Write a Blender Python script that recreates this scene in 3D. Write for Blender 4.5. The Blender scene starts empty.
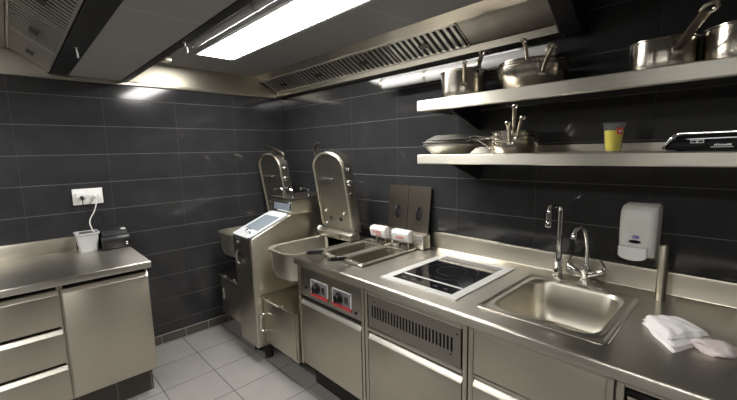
import bpy, bmesh, math, random
from mathutils import Vector, Matrix
random.seed(7)
PI = math.pi
SC = bpy.context.scene
COL = SC.collection
def R(d): return math.radians(d)

# ------------------------------------------------------------------ materials
def new_mat(name):
    m = bpy.data.materials.new(name); m.use_nodes = True
    nt = m.node_tree
    return m, nt, nt.nodes['Principled BSDF']

def plain(name, col, rough=.5, metal=0., noise=.06, scale=14., bump=0., spec=.5, coat=0., trans=0., ior=1.45):
    m, nt, b = new_mat(name)
    b.inputs['Metallic'].default_value = metal
    b.inputs['Specular IOR Level'].default_value = spec
    b.inputs['Coat Weight'].default_value = coat
    b.inputs['Transmission Weight'].default_value = trans
    b.inputs['IOR'].default_value = ior
    tc = nt.nodes.new('ShaderNodeTexCoord')
    n = nt.nodes.new('ShaderNodeTexNoise'); n.inputs['Scale'].default_value = scale; n.inputs['Detail'].default_value = 4
    nt.links.new(tc.outputs['Object'], n.inputs['Vector'])
    mr = nt.nodes.new('ShaderNodeMapRange'); mr.inputs['To Min'].default_value = 1 - noise; mr.inputs['To Max'].default_value = 1 + noise
    nt.links.new(n.outputs['Fac'], mr.inputs['Value'])
    mx = nt.nodes.new('ShaderNodeVectorMath'); mx.operation = 'SCALE'; mx.inputs[0].default_value = col
    nt.links.new(mr.outputs[0], mx.inputs['Scale']); nt.links.new(mx.outputs[0], b.inputs['Base Color'])
    m2 = nt.nodes.new('ShaderNodeMapRange'); m2.inputs['To Min'].default_value = max(0, rough*.85); m2.inputs['To Max'].default_value = min(1, rough*1.15)
    nt.links.new(n.outputs['Fac'], m2.inputs['Value']); nt.links.new(m2.outputs[0], b.inputs['Roughness'])
    if bump:
        bp = nt.nodes.new('ShaderNodeBump'); bp.inputs['Strength'].default_value = bump; bp.inputs['Distance'].default_value = .004
        nt.links.new(n.outputs['Fac'], bp.inputs['Height']); nt.links.new(bp.outputs[0], b.inputs['Normal'])
    return m

def steel(name, col, rough, stretch=(3, 3, 160), var=.25, bump=.02, smudge=.12, spread=None, aniso=.65):
    """brushed stainless steel: grain stretched along the sheet, soft smudges"""
    m, nt, b = new_mat(name)
    b.inputs['Metallic'].default_value = 1.
    if spread:      # brushing spreads reflections across the grain
        b.inputs['Anisotropic'].default_value = aniso
        tg = nt.nodes.new('ShaderNodeCombineXYZ')
        for i in range(3): tg.inputs[i].default_value = spread[i]
        nt.links.new(tg.outputs[0], b.inputs['Tangent'])
    tc = nt.nodes.new('ShaderNodeTexCoord')
    mp = nt.nodes.new('ShaderNodeMapping'); mp.inputs['Scale'].default_value = stretch
    nt.links.new(tc.outputs['Object'], mp.inputs['Vector'])
    g = nt.nodes.new('ShaderNodeTexNoise'); g.inputs['Scale'].default_value = 4; g.inputs['Detail'].default_value = 3
    nt.links.new(mp.outputs[0], g.inputs['Vector'])
    s = nt.nodes.new('ShaderNodeTexNoise'); s.inputs['Scale'].default_value = 5; s.inputs['Detail'].default_value = 5
    nt.links.new(tc.outputs['Object'], s.inputs['Vector'])
    ad = nt.nodes.new('ShaderNodeMath'); ad.operation = 'MULTIPLY_ADD'; ad.inputs[1].default_value = var*rough; 
    nt.links.new(g.outputs['Fac'], ad.inputs[0])
    a2 = nt.nodes.new('ShaderNodeMath'); a2.operation = 'MULTIPLY_ADD'; a2.inputs[1].default_value = smudge; a2.inputs[2].default_value = rough - .5*var*rough - .5*smudge
    nt.links.new(s.outputs['Fac'], a2.inputs[0]); nt.links.new(a2.outputs[0], ad.inputs[2])
    nt.links.new(ad.outputs[0], b.inputs['Roughness'])
    mr = nt.nodes.new('ShaderNodeMapRange'); mr.inputs['To Min'].default_value = .92; mr.inputs['To Max'].default_value = 1.06
    nt.links.new(g.outputs['Fac'], mr.inputs['Value'])
    mx = nt.nodes.new('ShaderNodeVectorMath'); mx.operation = 'SCALE'; mx.inputs[0].default_value = col
    nt.links.new(mr.outputs[0], mx.inputs['Scale']); nt.links.new(mx.outputs[0], b.inputs['Base Color'])
    bp = nt.nodes.new('ShaderNodeBump'); bp.inputs['Strength'].default_value = bump; bp.inputs['Distance'].default_value = .002
    nt.links.new(g.outputs['Fac'], bp.inputs['Height']); nt.links.new(bp.outputs[0], b.inputs['Normal'])
    return m

def tiles(name, axes, origin, w, h, mortar, col, col2, grout, rough, spec=.5, bump=.5, wear=.0, glint=0.):
    """stack-bond tiling laid out in world axes, e.g. axes='YZ'"""
    m, nt, b = new_mat(name)
    geo = nt.nodes.new('ShaderNodeNewGeometry')
    sx = nt.nodes.new('ShaderNodeSeparateXYZ'); nt.links.new(geo.outputs['Position'], sx.inputs[0])
    cx = nt.nodes.new('ShaderNodeCombineXYZ')
    for i, a in enumerate(axes):
        s = nt.nodes.new('ShaderNodeMath'); s.operation = 'SUBTRACT'; s.inputs[1].default_value = origin[i]
        nt.links.new(sx.outputs[a], s.inputs[0]); nt.links.new(s.outputs[0], cx.inputs[i])
    br = nt.nodes.new('ShaderNodeTexBrick'); br.offset = 0; br.squash = 1
    br.inputs['Scale'].default_value = 1; br.inputs['Mortar Size'].default_value = mortar; br.inputs['Mortar Smooth'].default_value = .2
    br.inputs['Brick Width'].default_value = w; br.inputs['Row Height'].default_value = h
    br.inputs['Color1'].default_value = (*col, 1); br.inputs['Color2'].default_value = (*col2, 1); br.inputs['Mortar'].default_value = (*grout, 1)
    nt.links.new(cx.outputs[0], br.inputs['Vector'])
    src = br.outputs['Color']
    if glint:      # bevel glints along the bed joints, painted as wider, paler lines
        s2 = nt.nodes.new('ShaderNodeSeparateXYZ'); nt.links.new(cx.outputs[0], s2.inputs[0])
        pp = nt.nodes.new('ShaderNodeMath'); pp.operation = 'PINGPONG'; pp.inputs[1].default_value = h/2; nt.links.new(s2.outputs['Y'], pp.inputs[0])
        lt = nt.nodes.new('ShaderNodeMath'); lt.operation = 'LESS_THAN'; lt.inputs[1].default_value = .0026; nt.links.new(pp.outputs[0], lt.inputs[0])
        mi = nt.nodes.new('ShaderNodeMix'); mi.data_type = 'RGBA'; mi.inputs['B'].default_value = (glint, glint, glint, 1)
        nt.links.new(lt.outputs[0], mi.inputs['Factor']); nt.links.new(src, mi.inputs['A']); src = mi.outputs['Result']
    n = nt.nodes.new('ShaderNodeTexNoise'); n.inputs['Scale'].default_value = 7; n.inputs['Detail'].default_value = 6
    nt.links.new(geo.outputs['Position'], n.inputs['Vector'])
    mr = nt.nodes.new('ShaderNodeMapRange'); mr.inputs['To Min'].default_value = 1 - wear; mr.inputs['To Max'].default_value = 1 + wear
    nt.links.new(n.outputs['Fac'], mr.inputs['Value'])
    mx = nt.nodes.new('ShaderNodeVectorMath'); mx.operation = 'SCALE'
    nt.links.new(src, mx.inputs[0]); nt.links.new(mr.outputs[0], mx.inputs['Scale'])
    nt.links.new(mx.outputs[0], b.inputs['Base Color'])
    ro = nt.nodes.new('ShaderNodeMapRange'); ro.inputs['To Min'].default_value = rough*.75; ro.inputs['To Max'].default_value = rough*1.3
    nt.links.new(n.outputs['Fac'], ro.inputs['Value'])
    r2 = nt.nodes.new('ShaderNodeMix'); r2.data_type = 'FLOAT'; r2.inputs['B'].default_value = .7
    nt.links.new(br.outputs['Fac'], r2.inputs['Factor']); nt.links.new(ro.outputs[0], r2.inputs['A']); nt.links.new(r2.outputs[0], b.inputs['Roughness'])
    b.inputs['Specular IOR Level'].default_value = spec
    bp = nt.nodes.new('ShaderNodeBump'); bp.invert = True; bp.inputs['Strength'].default_value = bump; bp.inputs['Distance'].default_value = .002
    nt.links.new(br.outputs['Fac'], bp.inputs['Height']); nt.links.new(bp.outputs[0], b.inputs['Normal'])
    return m

def emit(name, col, strength):
    m, nt, b = new_mat(name)
    b.inputs['Base Color'].default_value = (.8, .8, .8, 1)
    b.inputs['Emission Color'].default_value = (*col, 1); b.inputs['Emission Strength'].default_value = strength
    return m

W = .487
M = {}
ST = (.56, .525, .44)
M['tileA'] = tiles('dark glazed wall tile', 'YZ', (-.009 - 20*W, .163 - .2), W, .2, .0018, (.030, .030, .032), (.032, .032, .034), (.026, .026, .028), .10, .5, .6, .3, .08)
M['tileB'] = tiles('dark glazed wall tile', 'XZ', (.06 - W, .163 - .2), W, .2, .0018, (.030, .030, .032), (.032, .032, .034), (.026, .026, .028), .10, .5, .6, .3, .08)
M['base'] = tiles('dark skirting tile', 'YZ', (-.865 - 19*.19, -.2), .19, .275, .003, (.075, .068, .062), (.085, .078, .07), (.30, .28, .26), .3, .5, .5, .2)
M['plinth'] = tiles('dark plinth tile', 'YZ', (-1.66 - 19*.19, -.2), .19, .5, .003, (.06, .052, .046), (.07, .06, .053), (.20, .19, .17), .35, .5, .5, .2)
M['floor'] = tiles('grey floor tile', 'XY', (.03 - 3/3., -1.09 - 9/3.), 1/3., 1/3., .0035, (.27, .262, .25), (.29, .282, .27), (.10, .095, .09), .42, .4, .5, .14)
M['ceil'] = tiles('grey metal ceiling tile', 'XY', (.1 - .6, -.66 - 3.0), .6, .6, .004, (.25, .245, .24), (.26, .255, .25), (.38, .37, .36), .5, .4, .4, .06)  # same tile as the lowered strip, light falloff put into a darker colour
M['ceil_low'] = tiles('grey metal ceiling tile', 'XY', (.4 - .6, -1.66 - 2.4), .6, .6, .004, (.36, .355, .345), (.37, .365, .355), (.52, .51, .49), .5, .4, .4, .06)
M['plaster'] = plain('pale wall paint', (.80, .79, .76), .6)
M['plaster2'] = plain('grey wall paint', (.26, .255, .25), .6)
def twotone(name):
    m, nt, b = new_mat(name); b.inputs['Roughness'].default_value = .5
    g = nt.nodes.new('ShaderNodeNewGeometry'); sx = nt.nodes.new('ShaderNodeSeparateXYZ'); nt.links.new(g.outputs['Position'], sx.inputs[0])
    gt = nt.nodes.new('ShaderNodeMath'); gt.operation = 'GREATER_THAN'; gt.inputs[1].default_value = 1.25; nt.links.new(sx.outputs['Z'], gt.inputs[0])
    mi = nt.nodes.new('ShaderNodeMix'); mi.data_type = 'RGBA'; mi.inputs['A'].default_value = (.07, .068, .065, 1); mi.inputs['B'].default_value = (.36, .355, .34, 1)
    nt.links.new(gt.outputs[0], mi.inputs['Factor']); nt.links.new(mi.outputs['Result'], b.inputs['Base Color']); return m
M['twotone'] = twotone('pale paint over dark tiles')
M['steel'] = steel('brushed stainless steel', ST, .36, (1, 1, 30), .05, 0, .04, (.06, .06, 1), .6)
M['steelv'] = steel('brushed stainless steel upright grain', ST, .36, (1, 1, 30), .05, 0, .04, (.06, .06, 1), .7)
M['top'] = steel('worn worktop steel', (.60, .572, .505), .30, (1, 9, 9), .04, 0, .04, (0, 1, 1), .82)
M['splash'] = steel('backsplash steel', (.56, .525, .44), .30, (1, 9, 9), .04, 0, .03, (.2, .2, 1), .55)
M['topA'] = steel('worn worktop steel, grain along the left wall', (.58, .555, .50), .30, (9, 1, 9), .03, 0, .03, (1, 0, 1), .82)
M['bowl'] = steel('pressed sink steel', (.58, .55, .475), .40, (6, 6, 6), .10, .0, .06)
M['slat'] = steel('bright filter steel', (.86, .83, .76), .38, (20, 1, 1), .06, 0, .05)
M['gutter'] = steel('dull gutter steel', (.25, .232, .195), .5, (1, 20, 20), .1, 0, .08)
M['hood'] = steel('hood steel', (.58, .54, .47), .33, (1, 20, 20), .12, .0, .06, (0, 1, 1), .5)
M['pot'] = steel('pan steel', (.62, .575, .50), .20, (2, 2, 220), .3, .005, .06, (.05, .05, 1), .5)
M['pan_in'] = steel('braising pan steel', (.62, .59, .52), .42, (8, 8, 8), .2, .02, .2)
M['lid'] = steel('grey lid steel', (.33, .31, .275), .38, (30, 1, 1), .15, .004, .10)
M['dsteel'] = steel('dark stainless steel', (.155, .138, .115), .42, (40, 1, 1), .2, .004, .12)
M['shelf'] = steel('shelf steel', (.66, .63, .56), .40, (1, 20, 20), .06, .0, .05, (0, 1, 1), .85)
M['chrome'] = plain('polished chrome', (.80, .80, .79), .07, 1., .02)
M['edge'] = steel('rounded steel edge', (.66, .63, .57), .38, (1, 9, 9), .1, 0, .04)
M['black'] = plain('matt black metal', (.018, .018, .02), .5)
M['dark'] = plain('dark grey hood paint', (.016, .016, .018), .5)
M['gap'] = plain('unlit dark lining', (.02, .019, .018), .8)  # near-black colour paints in the shade of gaps, holes and recesses
M['blackpl'] = plain('black plastic', (.009, .009, .010), .42, bump=.1, scale=200)
M['rubber'] = plain('black rubber', (.02, .02, .02), .7)
M['white'] = plain('white plastic', (.78, .78, .76), .35)
M['disp'] = plain('pale dispenser plastic', (.84, .835, .81), .35)
M['disp_lever'] = plain('white lever plastic', (.92, .92, .91), .3)
M['greybin'] = plain('light grey plastic', (.46, .465, .465), .4)
M['frame'] = plain('pale hob frame', (.74, .74, .72), .35, .25)
M['glass'] = plain('black ceramic glass', (.008, .008, .010), .06, 0, .02, spec=.6)
M['mark'] = plain('grey printed marking', (.22, .22, .23), .4)  # prints, plus the painted reflection at the back of the hob
M['zone'] = plain('faint hob marking', (.055, .055, .058), .3)
M['screen'] = plain('grey touch screen glass', (.20, .235, .27), .15)
M['panelw'] = plain('pale control panel', (.50, .52, .54), .3)
M['alu'] = steel('matt aluminium pan', (.78, .76, .70), .40, (2, 2, 20), .1, 0, .06)
M['red'] = plain('red print', (.75, .07, .05), .45)
M['knobred'] = plain('red switch', (.62, .05, .05), .35)
M['blue'] = plain('blue print', (.09, .08, .42), .4)
M['wprint'] = plain('white print', (.85, .85, .87), .4)
M['cable_w'] = plain('white cable', (.76, .75, .70), .45)
M['cloth'] = plain('white cotton cloth', (.90, .875, .875), .95, 0, .05, 120, .5)
M['cloth2'] = plain('pinkish cotton cloth', (.72, .63, .62), .95, 0, .06, 120, .5)
M['mesh'] = plain('oily basket wire', (.20, .18, .145), .4, .8, .3, 260, .6)
M['oil'] = plain('dark frying oil', (.10, .075, .04), .15)
M['wood'] = plain('beige tray', (.42, .33, .24), .5, 0, .2, 30)
M['juice'] = plain('yellow juice', (.95, .80, .06), .25, 0, .03)
M['cup'] = plain('clear cup plastic', (.92, .93, .93), .08, 0, .01, trans=.95, ior=1.1)
M['lamp'] = emit('light diffuser', (1., .975, .93), 29.)
M['lamp2'] = emit('dimmer light diffuser', (1., .975, .93), 17.)  # for the added panels out of view
M['lampframe'] = plain('white lamp frame', (.75, .75, .73), .4)
M['tube'] = plain('pale grey glossy pipe', (.74, .74, .74), .22, 0, .03, spec=.7)

# ------------------------------------------------------------------ mesh building
ORG = Vector((0, 0, 0))
class MB:
    def __init__(s): s.v = []; s.f = []
    def add(s, vs, fs, mat=None):
        n = len(s.v)
        s.v += [Vector(v) if mat is None else mat @ Vector(v) for v in vs]
        s.f += [tuple(i + n for i in f) for f in fs]
        return s
    def box(s, x0, x1, y0, y1, z0, z1, bev=0., seg=2, mat=None):
        x0, x1 = sorted((x0, x1)); y0, y1 = sorted((y0, y1)); z0, z1 = sorted((z0, z1))
        vs = [(x, y, z) for x in (x0, x1) for y in (y0, y1) for z in (z0, z1)]
        fs = [(0, 1, 3, 2), (4, 6, 7, 5), (0, 4, 5, 1), (2, 3, 7, 6), (0, 2, 6, 4), (1, 5, 7, 3)]
        if bev <= 0: return s.add(vs, fs, mat)
        return s.bevelled(vs, fs, min(bev, .49*min(x1-x0, y1-y0, z1-z0)), seg, mat)
    def bevelled(s, vs, fs, bev, seg=2, mat=None):
        b = bmesh.new(); bv = [b.verts.new(v) for v in vs]
        for f in fs: b.faces.new([bv[i] for i in f])
        bmesh.ops.bevel(b, geom=b.edges[:], offset=bev, segments=seg, affect='EDGES', profile=.5)
        b.verts.index_update()
        s.add([v.co.copy() for v in b.verts], [tuple(v.index for v in f.verts) for f in b.faces], mat); b.free()
        return s
    def prism(s, poly, axis, a0, a1, bev=0., mat=None, seg=2):
        """poly: 2D points, extruded along axis. x: (y,z); y: (x,z); z: (x,y)"""
        def P(p, a):
            return {'x': (a, p[0], p[1]), 'y': (p[0], a, p[1]), 'z': (p[0], p[1], a)}[axis]
        n = len(poly); vs = [P(p, a0) for p in poly] + [P(p, a1) for p in poly]
        fs = [tuple(range(n))[::-1], tuple(range(n, 2*n))] + [(i, (i+1) % n, n + (i+1) % n, n + i) for i in range(n)]
        if bev: return s.bevelled(vs, fs, bev, seg, mat)
        return s.add(vs, fs, mat)
    def loft(s, rings, caps=True, closed=True, mat=None):
        n = len(rings[0]); vs = [p for r in rings for p in r]; fs = []
        for k in range(len(rings) - 1):
            for i in range(n if closed else n - 1):
                j = (i + 1) % n
                fs.append((k*n + i, k*n + j, (k+1)*n + j, (k+1)*n + i))
        if caps: fs += [tuple(range(n))[::-1], tuple(range((len(rings)-1)*n, len(rings)*n))]
        return s.add(vs, fs, mat)
    def lathe(s, prof, c=(0, 0, 0), n=32, axis=(0, 0, 1), mat=None, caps=False):
        q = Vector((0, 0, 1)).rotation_difference(Vector(axis).normalized())
        c = Vector(c); rings = []
        for r, z in prof:
            rings.append([c + q @ Vector((max(r, 1e-4)*math.cos(2*PI*i/n), max(r, 1e-4)*math.sin(2*PI*i/n), z)) for i in range(n)])
        return s.loft(rings, caps, True, mat)
    def cyl(s, a, b, r, n=16, r2=None):
        a = Vector(a); b = Vector(b); d = b - a
        return s.lathe([(r, 0), (r if r2 is None else r2, d.length)], a, n, d, caps=True)
    def tube(s, pts, r, n=10, closed=False, radii=None, flat=1., side=None):
        pts = [Vector(p) for p in pts]; m = len(pts); rings = []; prev = None
        for i, p in enumerate(pts):
            if closed: t = pts[(i+1) % m] - pts[i-1]
            else: t = pts[min(i+1, m-1)] - pts[max(i-1, 0)]
            t.normalize()
            if prev is None:
                u = Vector(side) if side else (Vector((0, 0, 1)) if abs(t.z) < .9 else Vector((1, 0, 0)))
            else: u = prev
            u = (u - t*u.dot(t)).normalized(); prev = u; w = t.cross(u)
            rr = radii[i] if radii else r
            rings.append([p + u*(rr*math.cos(2*PI*k/n)) + w*(rr*flat*math.sin(2*PI*k/n)) for k in range(n)])
        if closed: rings.append(rings[0])
        return s.loft(rings, not closed)
    def rbar(s, pts, w, t, widths=None):
        """flat bar along points lying in a vertical plane: w = width across, t = thickness"""
        pts = [Vector(p) for p in pts]; rings = []; m = len(pts)
        for i, p in enumerate(pts):
            d = (pts[min(i+1, m-1)] - pts[max(i-1, 0)]).normalized()
            side = d.cross(Vector((0, 0, 1)))
            side = side.normalized() if side.length > 1e-3 else Vector((1, 0, 0))
            up = side.cross(d).normalized(); ww = widths[i] if widths else w
            rings.append([p + side*(ww/2*math.cos(a))*1.0 + up*(t/2*math.sin(a)) for a in [2*PI*k/12 for k in range(12)]])
        return s.loft(rings)
    def build(s, name, mat, parent=None, smooth=35, mods=None):
        me = bpy.data.meshes.new(name)
        me.from_pydata([v - ORG for v in s.v], [], s.f); me.validate()
        b = bmesh.new(); b.from_mesh(me); bmesh.ops.recalc_face_normals(b, faces=b.faces[:]); b.to_mesh(me); b.free()
        me.materials.append(mat)
        me.polygons.foreach_set('use_smooth', [True]*len(me.polygons))
        me.set_sharp_from_angle(angle=R(smooth)); me.update()
        o = bpy.data.objects.new(name, me); COL.objects.link(o)
        if parent: o.parent = parent
        else: o.location = ORG
        return o

def at(p):
    global ORG; ORG = Vector(p)
def tag(o, label, cat, group=None):
    o['label'] = label; o['category'] = cat
    if group: o['group'] = group
    return o
def thing(name, label, cat, loc, group=None):
    at(loc); o = bpy.data.objects.new(name, None); COL.objects.link(o)
    o.location = loc; o.empty_display_size = .05
    return tag(o, label, cat, group)
def struct(name, mb, mat, smooth=35):
    at((0, 0, 0)); o = mb.build(name, mat, None, smooth); o['kind'] = 'structure'; return o
def copy_tree(o, parent=None):
    c = o.copy(); COL.objects.link(c)
    if parent: c.parent = parent
    for ch in list(o.children): copy_tree(ch, c)
    return c
def rrect(x0, x1, y0, y1, r, n=6):
    out = []
    for cx, cy, a0 in ((x1-r, y1-r, 0), (x0+r, y1-r, 90), (x0+r, y0+r, 180), (x1-r, y0+r, 270)):
        for k in range(n + 1):
            a = R(a0 + 90*k/n); out.append((cx + r*math.cos(a), cy + r*math.sin(a)))
    return out

# ------------------------------------------------------------------ setting
XR, YB = 4.7, -3.9
struct('floor', MB().box(-.1, XR + .1, YB - .1, .1, -.1, 0), M['floor'])
struct('wall_left', MB().box(-.1, 0, YB - .1, .1, 0, 2.35), M['tileA'])
struct('wall_right', MB().box(0, XR + .1, 0, .1, 0, 2.35), M['tileB'])
struct('wall_back', MB().box(0, XR + .1, YB - .1, YB, 0, 2.35), M['twotone'])
struct('wall_front', MB().box(XR, XR + .1, YB, 0, 0, 2.35), M['twotone'])
struct('baseboard_left', MB().box(0, .008, -1.5, 0, 0, .075), M['base'])
struct('trim_1', MB().box(0, .016, YB, 0, 2.066, 2.0965, .003), M['hood'])
struct('trim_2', MB().box(0, .006, -1.295, 0, 2.083, 2.25), M['steel'])
# suspended ceiling: a higher field with the lamp, a lowered strip, and the far field
ZH, ZL = 2.25, 2.098
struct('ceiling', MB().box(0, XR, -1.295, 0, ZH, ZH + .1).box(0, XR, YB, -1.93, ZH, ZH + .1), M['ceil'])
struct('ceiling_lowered', MB().box(0, XR, -1.65, -1.335, ZL, ZH + .1), M['ceil_low'])
struct('trim_3', MB().box(0, XR, -1.34, -1.295, 2.092, ZH, .004), M['dark'])
struct('trim_4', MB().prism([(-1.645, 2.094), (-1.645, 2.118), (-1.737, 2.118), (-1.737, 2.098)], 'x', .0, XR), M['dark'])
struct('trim_5', MB().box(0, .006, -2.6, -1.75, 2.083, 2.25), M['hood'])

# ------------------------------------------------------------------ ceiling lights
def ceiling_light(x0, x1, y0, y1, label, lamp='lamp'):
    t = thing('ceiling_light', label, 'ceiling light', ((x0+x1)/2, (y0+y1)/2, ZH))
    f = MB()
    for a in ((x0-.02, x1+.02, y0-.02, y0), (x0-.02, x1+.02, y1, y1+.02), (x0-.02, x0, y0, y1), (x1, x1+.02, y0, y1)):
        f.box(*a, ZH - .008, ZH - .0005, .002)
    f.build('frame', M['lampframe'], t)
    MB().box(x0, x1, y0, y1, ZH - .006, ZH - .001).build('diffuser', M[lamp], t)
ceiling_light(.52, 2.05, -.965, -.71, 'long bright white rectangular ceiling light panel beside the dark rail')
ceiling_light(.47, 2.0, -2.66, -2.39, 'second long ceiling light panel behind the left slatted filter hood', 'lamp2')  # unseen panel, added to light the rest of the kitchen
ceiling_light(2.6, 4.13, -2.66, -2.39, 'third ceiling light panel at the camera end of the kitchen', 'lamp2')  # unseen panel, added as fill for more ambient light

# ------------------------------------------------------------------ extraction hoods
def hood_profile(P0, P1, x0, x1, n, t, mirror_handles=1):
    """slatted filters on the slope P0 (bottom) -> P1 (top); each filter is a part"""
    a = Vector((0, *P0)); b = Vector((0, *P1)); d = b - a; L = d.length; d.normalize()
    nrm = Vector((1, 0, 0)).cross(d); 
    if nrm.z > 0: nrm = -nrm
    def pt(x, s, h): return Vector((x, 0, 0)) + a + d*s + nrm*h
    def slab(mb, xa, xb, s0, s1, h0, h1):
        vs = [pt(x, s, h) for x in (xa, xb) for s in (s0, s1) for h in (h0, h1)]
        mb.add(vs, [(0, 1, 3, 2), (4, 6, 7, 5), (0, 4, 5, 1), (2, 3, 7, 6), (0, 2, 6, 4), (1, 5, 7, 3)])
    w = (x1 - x0)/n
    for k in range(n):
        xa, xb = x0 + k*w + .002, x0 + (k+1)*w - .002
        f = MB()
        slab(f, xa, xb, 0, .012, 0, .012); slab(f, xa, xb, L-.012, L, 0, .012)
        slab(f, xa, xa+.004, .012, L-.012, 0, .004); slab(f, xb-.004, xb, .012, L-.012, 0, .004)
        m = 11; p = (w - .02)/m
        for i in range(m):
            xs = xa + .008 + (i + .27)*p
            slab(f, xs, xs + p*.42, .012, L-.012, 0, .0035)
        o = f.build('filter', M['slat'], t)
        bk = MB(); slab(bk, xa, xb, .002, L-.002, -.02, -.001); bk.build('filter_backing', M['gap'], o)  # dark sheet close behind the slats paints the shaded filter interior
        h = MB()
        xm = (xa + xb)/2
        slab(h, xm-.035, xm+.035, L*.42, L*.58, .011, .016)
        h.build('handle', M['dsteel'], o)
    return pt
t = thing('extraction_hood', 'stainless extraction hood with slanted slatted filters above the cooking counter', 'extraction hood', (1.3, -.1, 2.07))
hood_profile((-.052, 2.118), (-.222, 2.212), .03, 2.13, 4, t)
MB().prism([(-.225, 2.205), (-.275, 2.249), (-.215, 2.249), (-.21, 2.215)], 'x', .01, 2.6).build('front_flange', M['hood'], t)
MB().prism([(-.003, 2.072), (-.064, 2.078), (-.064, 2.116), (-.056, 2.116), (-.056, 2.086), (-.003, 2.082)], 'x', .01, 2.6).build('grease_gutter', M['gutter'], t)
MB().prism([(-.05, 2.118), (-.222, 2.214), (-.216, 2.222), (-.044, 2.126)], 'x', 2.133, 2.6).build('blank_panel', M['hood'], t)
MB().prism([(-.003, 2.07), (-.064, 2.076), (-.279, 2.249), (-.003, 2.249)], 'x', 2.6, 2.612).build('end_plate', M['hood'], t)
t = thing('air_duct', 'dark duct box closing the right end of the extraction hood', 'duct', (2.66, -.1, 2.07))
MB().prism([(-.003, 2.068), (-.06, 2.068), (-.3, 2.215), (-.3, 2.249), (-.003, 2.249)], 'x', 2.613, 2.70, .004).build('duct_box', M['dark'], t)
MB().prism([(-.062, 2.062), (-.302, 2.209), (-.298, 2.215), (-.058, 2.068)], 'x', 2.613, 2.70).build('cover_strip', M['black'], t)
t = thing('extraction_hood', 'slatted filter hood at the top left corner above the drawer counter', 'extraction hood', (1.3, -1.83, 2.14))
hood_profile((-1.739, 2.112), (-1.930, 2.238), .03, 4.5, 9, t)
MB().prism([(-1.94, 2.222), (-1.975, 2.235), (-1.975, 2.249), (-1.94, 2.249)], 'x', .01, 4.6).build('front_flange', M['hood'], t)

def pipe_thing(x0, x1, y, z, r, label, zt):
    t = thing('pipe', label, 'pipe', ((x0+x1)/2, y, z))
    MB().lathe([(r*.4, 0), (r*.9, .003), (r, .012), (r, x1-x0-.012), (r*.9, x1-x0-.003), (r*.4, x1-x0)], (x0, y, z), 24, (1, 0, 0), caps=True).build('barrel', M['tube'], t)
    n = 4
    for i in range(n):
        x = x0 + (x1-x0)*(i+.05)/(n-.9)
        MB().lathe([(r*1.04, -.01), (r*1.08, 0), (r*1.04, .01)], (x, y, z), 24, (1, 0, 0)).build('collar', M['steel'], t)
    for x in (x0 + .2, (x0+x1)/2, x1 - .2):
        if zt: MB().box(x-.008, x+.008, y-.004, y+.004, z + r*.95, zt).build('hanger', M['steel'], t)
        else: MB().box(x-.01, x+.01, y + r*.95, -.0005, z-.008, z+.008).build('hanger', M['steel'], t)
pipe_thing(1.475, 2.60, -.10, 1.992, .036, 'bright round steel pipe under the extraction hood above the pans', 0)
pipe_thing(.90, 3.2, -1.125, 2.200, .020, 'thin bright steel pipe along the ceiling rail beside the light', 2.249)
t = thing('pipe_bracket', 'small steel clip left of the ceiling pipe by the wall band', 'bracket', (.4, -1.134, 2.2))
MB().box(.37, .43, -1.16, -1.11, 2.19, 2.215, .004).box(.395, .405, -1.14, -1.13, 2.21, 2.25).build('clip', M['steel'], t)
def hook(x, y, z, label):
    t = thing('ceiling_hook', label, 'hook', (x, y, z))
    MB().lathe([(.012, -.004), (.012, 0)], (x, y, z), 14, caps=True).build('rose', M['steel'], t)
    MB().tube([(x, y, z), (x, y, z-.018), (x+.006, y, z-.026), (x+.016, y, z-.03), (x+.022, y, z-.042), (x+.022, y, z-.058)], .0045, 8).build('hook_arm', M['lampframe'], t)
hook(.86, -1.69, 2.099, 'white hook under the left dark ceiling strip')
hook(1.31, -1.318, 2.093, 'white hook under the dark rail beside the ceiling light')

# ------------------------------------------------------------------ left counter
at((0, 0, 0))
ZC = .9
XA = .742
def slab_top(mb, x0, x1, y0, y1, z0=.858, z1=ZC): mb.box(x0, x1, y0, y1, z0, z1, .006, 3)
t = thing('worktop', 'stainless worktop over the drawers on the left', 'worktop', (.37, -1.98, .858))
m = MB(); slab_top(m, .004, XA, -2.53, -1.43); m.build('top', M['topA'], t)
MB().prism([(.004, .9005), (.024, .9005), (.022, .985), (.016, .998), (.004, 1.0)], 'y', -2.53, -1.718).build('backsplash', M['splash'], t)

def lip_front(mb_face, mb_lip, plane, a0, a1, z0, z1, face, axis):
    """drawer / door front: flat sheet with a rolled pull lip along its top"""
def front(name, parent, axis, face, a0, a1, z0, z1, mat, lip=True):
    """axis 'x': front faces +x at x=face, spans y a0..a1.  axis 'y': faces -y at y=face, spans x."""
    s = 1 if axis == 'x' else -1
    m = MB(); th = .018
    if axis == 'x': m.box(face - th, face, a0, a1, z0, z1 - (.028 if lip else 0), .002)
    else: m.box(a0, a1, face, face + th, z0, z1 - (.028 if lip else 0), .002)
    o = m.build(name, mat, parent)
    if lip:
        l = MB()
        prof = [(-.018, -.028), (0, -.028), (0.002, -.026), (-.012, -.004), (-.018, 0), (-.03, 0), (-.03, -.006), (-.02, -.008)]
        pr = [(face + s*u, z1 + v) for u, v in prof]
        l.prism(pr, 'y' if axis == 'x' else 'x', a0, a1)
        l.build('pull_lip', M['edge'], o)
    return o
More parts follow.
